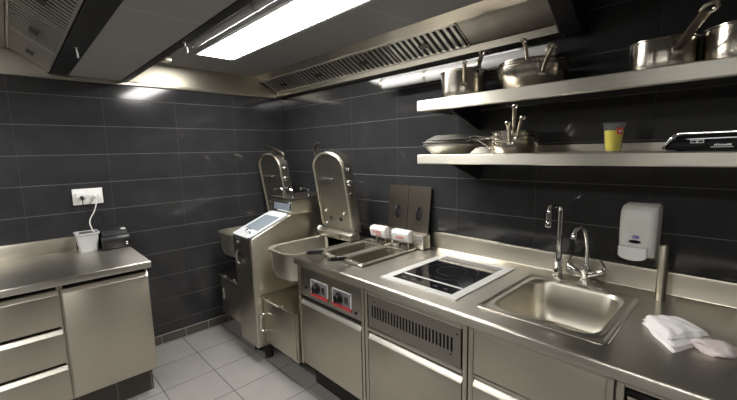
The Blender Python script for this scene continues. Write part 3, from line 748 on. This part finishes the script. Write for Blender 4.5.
for k in range(4):
    a = PI/4 + PI/2*k; m.tube([(c[0] + .15*math.cos(a), c[1] + .15*math.sin(a), ZC + .0052), (c[0] + .19*math.cos(a), c[1] + .19*math.sin(a), ZC + .0052)], .0008, 6)
m.build('cooking_zone', M['zone'], g)
m = MB()
for x in (2.10, 2.16, 2.22, 2.29, 2.35): m.box(x - .012, x + .012, -.622, -.612, ZC + .0051, ZC + .0056)
m.build('touch_keys', M['zone'], g)

# ------------------------------------------------------------------ sink
t = thing('sink', 'rectangular stainless sink set in the worktop below the taps', 'sink', (2.77, -.41, ZC))
def sring(i, z, r): return [(x, y, z) for x, y in rrect(SKX[0] + i, SKX[1] - i, SKY[0] + i, SKY[1] - i, r, 8)]
MB().loft([sring(-.008, ZC + .0006, .022), sring(-.006, ZC + .0034, .024), sring(.003, ZC + .0036, .03), sring(.008, ZC + .0012, .035), sring(.024, ZC + .0010, .06), sring(.028, ZC + .0026, .068), sring(.034, ZC + .0020, .074), sring(.037, ZC - .003, .08)], caps=False).build('rim', M['top'], t)
m = MB()
m.loft([sring(.037, ZC - .003, .08), sring(.042, ZC - .012, .085), sring(.048, ZC - .10, .09), sring(.056, ZC - .155, .09), sring(.070, ZC - .180, .085), sring(.100, ZC - .190, .07), sring(.19, ZC - .196, .03)], caps=False)
n0 = len(m.v) - 36
m.f.append(tuple(range(n0, n0 + 36)))
m.build('basin', M['bowl'], t)
MB().lathe([(.045, 0), (.045, .003), (.036, .003), (.03, -.0)], (2.70, -.27, ZC - .1955), 28).build('drain_ring', M['chrome'], t)
MB().lathe([(.0001, .0015), (.03, .0012)], (2.70, -.27, ZC - .1955), 24).build('drain_hole', M['gap'], t)

# ------------------------------------------------------------------ taps
t = thing('swan_neck_tap', 'tall chrome swan neck tap behind the sink, left of the mixer tap', 'tap', (2.657, -.095, ZC))
bx, by = 2.657, -.095
MB().lathe([(.026, 0.0005), (.026, .006), (.019, .012), (.019, .07), (.022, .075), (.022, .085), (.014, .12), (.0115, .13)], (bx, by, ZC), 24, caps=True).build('base', M['chrome'], t)
pts = [(bx, by, ZC + .12), (bx, by, 1.20), (bx, by, 1.235)] + [(bx, by - .03 + .03*math.cos(a), 1.238 + .03*math.sin(a)) for a in [PI/2*k/6 for k in range(1, 7)]] + [(bx, by - .08, 1.270), (bx, by-.115, 1.270)] + [(bx, by - .125 - .03*math.sin(a), 1.240 + .03*math.cos(a)) for a in [PI/2*k/6 for k in range(1, 7)]] + [(bx, by - .155, 1.195)]
MB().tube(pts, .0115, 14).build('spout', M['chrome'], t)
MB().lathe([(.0135, 0), (.0145, .004), (.0145, .022), (.012, .026)], (bx, by - .155, 1.178), 18, caps=True).build('outlet', M['chrome'], t)
m = MB(); m.lathe([(.011, 0), (.011, .012)], (bx, by - .019, ZC + .04), 16, (0, -1, 0), caps=True); o = m.build('valve_ring', M['chrome'], t)
MB().lathe([(.0075, 0), (.0075, .001)], (bx, by - .0315, ZC + .04), 14, (0, -1, 0), caps=True).build('valve_hole', M['gap'], o)
t = thing('mixer_tap', 'chrome mixer tap with two angled valves and curved spout behind the sink', 'tap', (2.775, -.075, ZC))
mx, my = 2.775, -.075
MB().lathe([(.024, .0005), (.024, .008), (.017, .014), (.017, .035), (.021, .045), (.021, .07), (.013, .085), (.011, .095)], (mx, my, ZC), 24, caps=True).build('base', M['chrome'], t)
for s in (-1, 1):
    d = Vector((s*.8, -.12, .42)).normalized()
    m = MB(); m.lathe([(.013, 0), (.014, .02), (.016, .045), (.016, .075), (.012, .08)], Vector((mx, my, ZC + .025)) + d*.012, 18, d, caps=True); o = m.build('valve', M['chrome'], t)
    e = Vector((mx, my, ZC + .025)) + d*.085
    m = MB(); m.tube(spline([e, e + Vector((s*.006, 0, .016)), e + Vector((-s*.008, -.006, .045)), e + Vector((-s*.018, -.010, .062))], 12), .0055, 10); m.build('lever', M['chrome'], o)
m = MB(); m.tube(spline([(mx, my, ZC + .09), (mx, my, 1.03), (mx - .001, my - .004, 1.09), (mx - .006, my - .025, 1.145), (mx - .014, my - .06, 1.172), (mx - .022, my - .095, 1.168), (mx - .026, my - .112, 1.15)], 30), .0095, 14); m.build('spout', M['chrome'], t)
MB().lathe([(.0125, 0), (.0135, .003), (.0125, .028), (.0095, .034)], (mx - .028, my - .120, 1.122), 18, (.06, .3, 1), caps=True).build('outlet', M['chrome'], t)

t = thing('standpipe', 'upright steel overflow pipe standing behind the white cloth', 'pipe', (3.064, -.11, ZC))
MB().lathe([(.0175, .0005), (.018, .004), (.018, .228), (.0165, .232), (.0145, .232), (.0145, .01)], (3.064, -.11, ZC), 28).build('barrel', M['steelv'], t)

# soap dispenser
t = thing('soap_dispenser', 'white soap dispenser with blue mark on the tiled wall', 'soap dispenser', (2.967, 0, 1.17))
def dring(xa, xb, y0, z, r=.03):
    out = []
    for k in range(9): a = R(180 + 90*k/8); out.append((xa + r + r*math.cos(a), y0 + r + r*math.sin(a), z))
    for k in range(9): a = R(270 + 90*k/8); out.append((xb - r + r*math.cos(a), y0 + r + r*math.sin(a), z))
    out += [(xb, -.0008, z), (xa, -.0008, z)]
    return out
MB().loft([dring(2.903, 3.030, -.092, 1.064), dring(2.900, 3.033, -.099, 1.072), dring(2.899, 3.035, -.108, 1.16), dring(2.900, 3.036, -.112, 1.22), dring(2.902, 3.036, -.108, 1.262), dring(2.906, 3.034, -.094, 1.280), dring(2.914, 3.028, -.07, 1.288)]).build('housing', M['disp'], t)
# push lever: rounded lower front
m = MB(); P2 = []
for k in range(17):
    a = PI*k/16; P2.append((2.958 - .052*math.cos(a), 1.072 - .022*math.sin(a)))
shape = [(2.906, 1.11)] + P2 + [(3.010, 1.11)]
m.loft([[(x, -.098, z) for x, z in shape], [(x, -.120, z) for x, z in shape], [(2.958 + (x - 2.958)*.93, -.125, 1.085 + (z - 1.085)*.93) for x, z in shape]]); m.build('push_lever', M['disp_lever'], t)
m = MB(); m.loft([[(2.962 + .022*math.cos(a), -.1085, 1.132 + .007*math.sin(a)) for a in [2*PI*k/24 for k in range(24)]], [(2.962 + .022*math.cos(a), -.1115, 1.132 + .007*math.sin(a)) for a in [2*PI*k/24 for k in range(24)]]]); m.build('sight_window', M['glass'], t)
m = MB(); m.loft([[(2.965 + .013*math.cos(a), -.1095, 1.153 + .0065*math.sin(a)) for a in [2*PI*k/24 for k in range(24)]], [(2.965 + .013*math.cos(a), -.1128, 1.153 + .0065*math.sin(a)) for a in [2*PI*k/24 for k in range(24)]]]); o = m.build('blue_emblem', M['blue'], t)
m = MB()
for i in range(4): m.box(2.957 + i*.0042, 2.9595 + i*.0042, -.1134, -.1129, 1.151, 1.1555)
m.build('lettering', M['wprint'], o)

# ------------------------------------------------------------------ cloth
t = thing('cloth', 'crumpled white cloth on the worktop right of the sink', 'cloth', (3.16, -.45, ZC))
def sheet(c4, z0, amp, seed, th, nu=26, nv=18, mat=M['cloth'], name='folded_layer', dome=.02):
    rnd = random.Random(seed); ph = [rnd.uniform(0, 6) for _ in range(6)]
    TL, TR, BR, BL = [Vector((*p, 0)) for p in c4]
    def P(u, v, top):
        p = TL*(1-u)*(1-v) + TR*u*(1-v) + BR*u*v + BL*(1-u)*v
        p.x += .003*math.sin(7*v + ph[0]) + .002*math.sin(13*v + ph[1]); p.y += .003*math.sin(6*u + ph[2]) + .002*math.sin(15*u + ph[3])
        e = min(u, 1-u, v, 1-v); k = min(1, e/.10)
        h = dome*(math.sin(PI*min(1, max(0, u)))**.6)*(math.sin(PI*v)**.6) + amp*(math.sin(9*u + 5*v + ph[4])*math.sin(4*v - 6*u + ph[5]) + .5*math.sin(19*u - 7*v))*k
        base = z0 + max(0, h)
        return (p.x, p.y, base + (th*math.sqrt(max(0, 1-(1-k)**2)) if top else 0))
    vs = [P(i/nu, j/nv, s) for s in (0, 1) for j in range(nv+1) for i in range(nu+1)]; N = (nu+1)*(nv+1); fs = []
    for j in range(nv):
        for i in range(nu):
            a = j*(nu+1) + i; fs += [(a, a + nu + 1, a + nu + 2, a + 1), (N + a, N + a + 1, N + a + nu + 2, N + a + nu + 1)]
    bd = [i for i in range(nu)] + [nu + j*(nu+1) for j in range(nv)] + [N - 1 - i for i in range(nu)] + [(nv - j)*(nu+1) for j in range(nv)]
    for k in range(len(bd)): a, b = bd[k], bd[(k+1) % len(bd)]; fs.append((a, b, N + b, N + a))
    m = MB(); m.add(vs, fs); return m.build(name, mat, t, 60)
sheet([(3.052, -.408), (3.145, -.345), (3.238, -.432), (3.160, -.586)], ZC + .001, .0012, 1, .011, dome=.002)
sheet([(3.056, -.412), (3.145, -.348), (3.236, -.434), (3.163, -.578)], ZC + .014, .0015, 2, .011, dome=.004)
sheet([(3.066, -.410), (3.148, -.352), (3.240, -.436), (3.152, -.556)], ZC + .028, .0018, 5, .010, dome=.008)
m = MB(); rng = random.Random(3); rings = []
path = spline([(3.19, -.47, .914), (3.22, -.475, .918), (3.255, -.482, .918), (3.285, -.490, .914), (3.300, -.496, .910)], 22)
for i, p in enumerate(path):
    u = i/22; r = (.030 + .012*math.sin(PI*u)) * (1 if u < .8 else max(.3, 1-(u-.8)*3)); ring = []
    d = Vector((.9, -.4, 0)).normalized(); sd = Vector((.4, .9, 0)).normalized()
    for k in range(20):
        a = 2*PI*k/20; rr = r*(1.12 + .22*math.sin(3*a + 5*u) + .14*math.sin(5*a - 9*u))
        z = p.z - .004 + rr*.36*math.sin(a) + .003*math.sin(9*u + 2*a)
        q = p + sd*(rr*math.cos(a)); ring.append((q.x, q.y, max(ZC + .001, z)))
    rings.append(ring)
m.loft(rings); m.build('twisted_end', M['cloth2'], t, 60)

# ------------------------------------------------------------------ wall shelves
SX0, SX1 = 2.018, 4.40
def shelf(zt, zb, label, upstand):
    t = thing('wall_shelf', label, 'shelf', ((SX0+SX1)/2, -.2, zb))
    yf = -.402
    m = MB()
    m.prism([(yf, zb + .004), (yf + .004, zb), (yf + .03, zb), (yf + .03, zb + .003), (yf + .004, zb + .004), (yf + .004, zt - .004), (-.003, zt - .004), (-.003, zt), (yf + .005, zt), (yf, zt - .004)], 'x', SX0, SX1)
    m.box(SX0, SX0 + .002, yf + .004, -.003, zb, zt - .004)
    m.build('board', M['shelf'], t)
    if upstand: MB().box(SX0 + .002, SX1, -.006, -.001, zt, zt + .035).build('upstand', M['shelf'], t)
    for x in (2.16, 3.5):
        b = MB(); zr = zt - .005
        b.prism([(-.002, zr), (-.002, zr - .145), (-.012, zr - .145), (-.275, zr - .052), (-.275, zr)], 'x', x, x + .004)
        b.prism([(-.012, zr - .145), (-.012, zr - .149), (-.278, zr - .054), (-.275, zr - .050)], 'x', x - .012, x + .004)
        b.build('bracket', M['dark'], t)
shelf(1.802, 1.745, 'upper stainless wall shelf holding the large pots', False)
shelf(1.517, 1.468, 'lower stainless wall shelf holding pans, the cup and the scale', True)

# ------------------------------------------------------------------ pots and pans
def vessel(t, c, r, z0, h, belly=1., base=None, thick=.003, mat='pot', name='bowl', straight=False):
    ex = 1. if straight else .8
    def wall(u): return rb + (r - rb)*(u if straight else math.sin(u*PI/2)**ex) if rb < r else r
    """open round pan; belly<1 narrows the base, curved wall"""
    rb = base if base else r*belly
    prof = [(.0, 0), (rb - .012, 0), (rb - .004, .003)]
    for k in range(1, 9):
        u = k/8; prof.append((wall(u), .008 + (h - .014)*u))
    prof += [(r + .004, h - .003), (r + .004, h), (r - thick + .001, h)]
    for k in range(8, 0, -1):
        u = k/8; prof.append((wall(u) - thick, .008 + (h - .014)*u))
    prof += [(rb - .012, .004), (0, .004)]
    return MB().lathe(prof, (c[0], c[1], z0), 48).build(name, M[mat], t)
def handle(t, p0, tip, w=.016, bow=.02, hole=True, th=.006, start=None):
    """long flat pan handle with a hanging loop at the tip"""
    p0 = Vector(p0); tip = Vector(tip); d = tip - p0
    pts = []
    for i in range(13):
        u = i/12; pts.append(p0 + d*u*.9 + Vector((0, 0, bow*math.sin(PI*u))))
    ws = [w*(.75 + .35*u + .15*math.sin(PI*u)) for u in [i/12 for i in range(13)]]
    m = MB(); m.rbar(pts, w, th, ws); 
    # loop
    e = pts[-1]; dr = (pts[-1] - pts[-2]).normalized(); sd = dr.cross(Vector((0, 0, 1))).normalized()
    R0 = w*.62; cc = e + dr*R0*.9
    m.tube([cc + dr*(R0*1.15*math.cos(a)) + sd*(R0*math.sin(a)) for a in [2*PI*k/20 for k in range(20)]], w*.22, 8, closed=True)
    o = m.build('handle', M['pot'], t)
    # rivet plate
    b = MB(); dh = Vector((d.x, d.y, 0)).normalized(); sd2 = Vector((-dh.y, dh.x, 0))
    q = p0
    ww = min(w*.95, .017)
    vs = [q + sd2*s*ww + Vector((0, 0, z)) + dh*h for s in (-1, 1) for z in (-.014, .012) for h in (-.006, .004)]
    b.bevelled(vs, [(0, 1, 3, 2), (4, 6, 7, 5), (0, 4, 5, 1), (2, 3, 7, 6), (0, 2, 6, 4), (1, 5, 7, 3)], .002, 2)
    b.build('mount', M['pot'], o)
    return o
Z1 = 1.8025; Z2 = 1.5175
def saucepan(label, c, r, z0, h, hdl, belly=1., name='saucepan', group=None, w=.016, hz=.75, bow=.012, base=None):
    t = thing(name, label, 'saucepan' if name == 'saucepan' else 'pot', (c[0], c[1], z0), group)
    vessel(t, c, r, z0, h, belly)
    if hdl:
        tip = Vector(hdl); dd = Vector((tip.x - c[0], tip.y - c[1], 0)).normalized()
        if base: dd = Vector((*base, 0)).normalized()
        handle(t, Vector((c[0], c[1], z0 + h*hz)) + dd*(r + .003), tip, w, bow)
    return t
# upper shelf
saucepan('straight sided saucepan at the left end of the upper shelf', (2.185, -.215), .118, Z1, .140, (2.334, -.45, 1.944), hz=.5)
saucepan('smaller saucepan with a flat handle nested in the leftmost upper pan', (2.188, -.211), .104, Z1 + .005, .142, (2.378, -.372, 1.985), hz=.97, w=.019, bow=-.004, base=(1, -.4))
saucepan('wide curved pan at the bottom of the upper shelf pair', (2.54, -.20), .156, Z1, .105, (2.726, -.45, 1.932), belly=.72, hz=.55)
saucepan('curved pan nested on top of the wide upper shelf pan', (2.54, -.205), .146, Z1 + .027, .100, (2.604, -.45, 1.978), belly=.72, hz=.86)
saucepan('large straight pot with long handle on the upper shelf', (3.025, -.215), .103, Z1, .112, (3.166, -.46, 1.945), w=.03, hz=.55, bow=.004)
saucepan('straight steel pot cut off at the right photo edge', (3.262, -.20), .128, Z1, .120, None)
# lower shelf, right group of three nested saucepans
saucepan('bottom saucepan of the nested trio on the lower shelf', (2.475, -.245), .112, Z2, .060, (2.547, -.45, 1.653), belly=.9, hz=.7)
saucepan('middle saucepan of the nested trio on the lower shelf', (2.478, -.24), .104, Z2 + .022, .060, (2.611, -.45, 1.672), belly=.9, hz=.7)
saucepan('top saucepan of the nested trio on the lower shelf', (2.472, -.235), .096, Z2 + .044, .060, (2.576, -.45, 1.722), belly=.9, hz=.8)
# lower shelf, left stack: one upright pan, three upside-down pans on it
t = thing('frying_pan', 'upright frying pan at the bottom of the left lower shelf stack', 'frying pan', (2.13, -.25, Z2))
vessel(t, (2.13, -.25), .146, Z2, .046, .74, straight=True, mat='alu')
handle(t, (2.245, -.165, Z2 + .042), (2.36, -.06, Z2 + .06), .018, .004)
def inverted(label, c, r, z, h, hdl, tilt=0):
    t = thing('frying_pan', label, 'frying pan', (c[0], c[1], z))
    prof = [(r + .004, 0), (r + .004, .002), (r, .003)] + [(r*(1 - .34*u), .003 + h*u) for u in (.33, .66, .92)] + [(r*.62, h + .003), (0, h + .003)]
    inner = [(0, h), (r*.61, h)] + [(r*(1 - .34*u) - .004, h*u) for u in (.92, .66, .33, .02)] + [(r + .004, 0)]
    MB().lathe(prof + inner, (c[0], c[1], z), 48).build('bowl', M['alu'], t)
    p = [Vector(q) for q in hdl]
    m = MB(); pts = spline(p, 20); m.rbar(pts, .018, .006, [.010 + .008*(i/20) for i in range(21)])
    e = pts[-1]; dr = (pts[-1]-pts[-2]).normalized(); sd = dr.cross(Vector((0, 0, 1))).normalized(); cc = e + dr*.011
    m.tube([cc + dr*(.013*math.cos(a)) + sd*(.011*math.sin(a)) for a in [2*PI*k/20 for k in range(20)]], .004, 8, closed=True)
    m.build('handle', M['pot'], t)
    t.rotation_euler = (0, R(tilt), 0)
    return t
inverted('upside down frying pan with long handle on the left lower shelf stack', (2.128, -.25), .147, Z2 + .049, .022, [(2.262, -.305, Z2 + .058), (2.30, -.325, Z2 + .072), (2.34, -.345, Z2 + .070), (2.40, -.375, Z2 + .045), (2.44, -.395, Z2 + .028)])
inverted('second upside down pan in the left lower shelf stack', (2.120, -.248), .143, Z2 + .062, .022, [(2.25, -.19, Z2 + .07), (2.28, -.17, Z2 + .08), (2.34, -.13, Z2 + .078), (2.38, -.10, Z2 + .07)])
inverted('topmost upside down pan of the left lower shelf stack', (2.136, -.246), .138, Z2 + .075, .022, [(2.25, -.27, Z2 + .08), (2.28, -.275, Z2 + .09), (2.32, -.28, Z2 + .085), (2.36, -.29, Z2 + .075)])

# cup of yellow juice
t = thing('cup', 'clear plastic cup of yellow juice on the lower shelf', 'cup', (2.904, -.30, Z2))
cc = (2.904, -.30, Z2)
MB().lathe([(0, .0005), (.0255, .0005), (.027, .003), (.0365, .108), (.039, .110), (.039, .113), (.036, .113), (.0355, .108), (.0258, .004), (0, .003)], cc, 36).build('shell', M['cup'], t)
MB().lathe([(0, .0042), (.0250, .0042), (.0322, .083), (0, .083)], cc, 36).build('juice', M['juice'], t)
q = []
m = MB()
def cs(a, z): r = .0268 + (.0363 - .0268)*z/.108 + .0012; return (cc[0] + r*math.cos(a), cc[1] + r*math.sin(a), cc[2] + z)
vs = []; fs = []
for i in range(7):
    a = R(-62 + 38*i/6)
    vs += [cs(a, .068), cs(a, .092)]
for i in range(6): fs.append((2*i, 2*i+2, 2*i+3, 2*i+1))
m.add(vs, fs); o = m.build('red_mark', M['red'], t)
m = MB(); vs = []; fs = []
def cs2(a, z): p = cs(a, z); return (cc[0] + (p[0]-cc[0])*1.012, cc[1] + (p[1]-cc[1])*1.012, p[2])
for i in range(4): vs += [cs2(R(-52 + 20*i/3), .076), cs2(R(-52 + 20*i/3), .083)]
for i in range(3): fs.append((2*i, 2*i+2, 2*i+3, 2*i+1))
m.add(vs, fs); m.build('white_mark', M['wprint'], o)

# black kitchen scale with silver rim
t = thing('kitchen_scale', 'black kitchen scale with silver edge on the lower shelf', 'scale', (3.25, -.28, Z2))
MB().prism([(3.075, Z2 + .004), (3.44, Z2 + .004), (3.44, Z2 + .055), (3.112, Z2 + .055), (3.10, Z2 + .048)], 'y', -.375, -.16, .003).build('body', M['glass'], t)
MB().prism([(3.066, Z2 + .010), (3.072, Z2 + .006), (3.098, Z2 + .050), (3.112, Z2 + .0575), (3.44, Z2 + .0575), (3.44, Z2 + .064), (3.108, Z2 + .064), (3.092, Z2 + .056)], 'y', -.382, -.155, .0015).build('silver_edge', M['chrome'], t)
m = MB()
for x in (3.140, 3.157):
    for a in ((x, x + .0165, .0355, .0375), (x, x + .0165, .027, .029), (x, x + .002, .029, .0355), (x + .0145, x + .0165, .029, .0355)):
        m.box(a[0], a[1], -.3765, -.3755, Z2 + a[2], Z2 + a[3])
m.build('display_mark', M['wprint'], t)
m = MB(); rn = random.Random(2); x = 3.198
while x < 3.236:
    w = rn.choice((.003, .004, .005)); m.box(x, x + w, -.3765, -.3755, Z2 + .0175, Z2 + .0225 + rn.choice((0, .0015))); x += w + .0012
m.box(3.190, 3.244, -.3765, -.3755, Z2 + .0125, Z2 + .0145)
m.build('lettering', M['wprint'], t)
m = MB()
for x in (3.11, 3.40):
    for y in (-.35, -.19): m.cyl((x, y, Z2 + .0002), (x, y, Z2 + .004), .009, 10)
m.build('feet', M['rubber'], t)

# ------------------------------------------------------------------ groups of repeated things
GR = {'frying_pan': 'frying pans stacked on the lower shelf', 'deep_fryer': 'pair of drop-in deep fryers', 'fryer_basket': 'fryer baskets',
      'cover_plate': 'steel covers leaning on the wall', 'ceiling_light': 'ceiling light panels', 'ceiling_hook': 'white ceiling hooks',
      'wall_shelf': 'stainless wall shelves', 'extraction_hood': 'extraction hoods', 'plug': 'plugs in the wall socket', 'worktop': 'stainless worktops',
      'pipe': 'steel pipes under the ceiling'}
for o in list(COL.objects):
    if o.parent is None and 'label' in o:
        n = o.name.split('.')[0]
        if n in GR: o['group'] = GR[n]
        elif n == 'saucepan': o['group'] = 'pans on the upper shelf' if o.location.z > 1.7 else 'nested saucepans on the lower shelf'
        elif o['category'] == 'cabinet': o['group'] = 'cabinets under the left worktop' if o.location.x < 1 else 'cabinets under the long worktop'

# ------------------------------------------------------------------ camera, world, view
P = dict(C=(3.28935, -2.00272, 1.54312), yaw=2.37474, pitch=-.13129, roll=-.0229, f=370.7)
cy, cp_, cr = P['yaw'], P['pitch'], P['roll']
fwd = Vector((math.cos(cy)*math.cos(cp_), math.sin(cy)*math.cos(cp_), math.sin(cp_)))
r0 = Vector((math.sin(cy), -math.cos(cy), 0)); u0 = r0.cross(fwd)
rt = math.cos(cr)*r0 + math.sin(cr)*u0; up = -math.sin(cr)*r0 + math.cos(cr)*u0
cam = bpy.data.cameras.new('camera'); co = bpy.data.objects.new('camera', cam); COL.objects.link(co)
mw = Matrix((rt, up, -fwd)).transposed().to_4x4(); mw.translation = P['C']; co.matrix_world = mw
cam.sensor_fit = 'HORIZONTAL'; cam.sensor_width = 36; cam.lens = P['f']*36/737; cam.clip_start = .02
SC.camera = co
w = bpy.data.worlds.new('world'); SC.world = w; w.use_nodes = True
w.node_tree.nodes['Background'].inputs['Color'].default_value = (.5, .5, .5, 1); w.node_tree.nodes['Background'].inputs['Strength'].default_value = .05
vs_ = SC.view_settings
vs_.view_transform = 'Standard'; vs_.look = 'None'; vs_.gamma = 1; vs_.use_curve_mapping = False; vs_.exposure = 0.3
SC.cycles.max_bounces = 10; SC.cycles.glossy_bounces = 6; SC.cycles.use_denoising = True
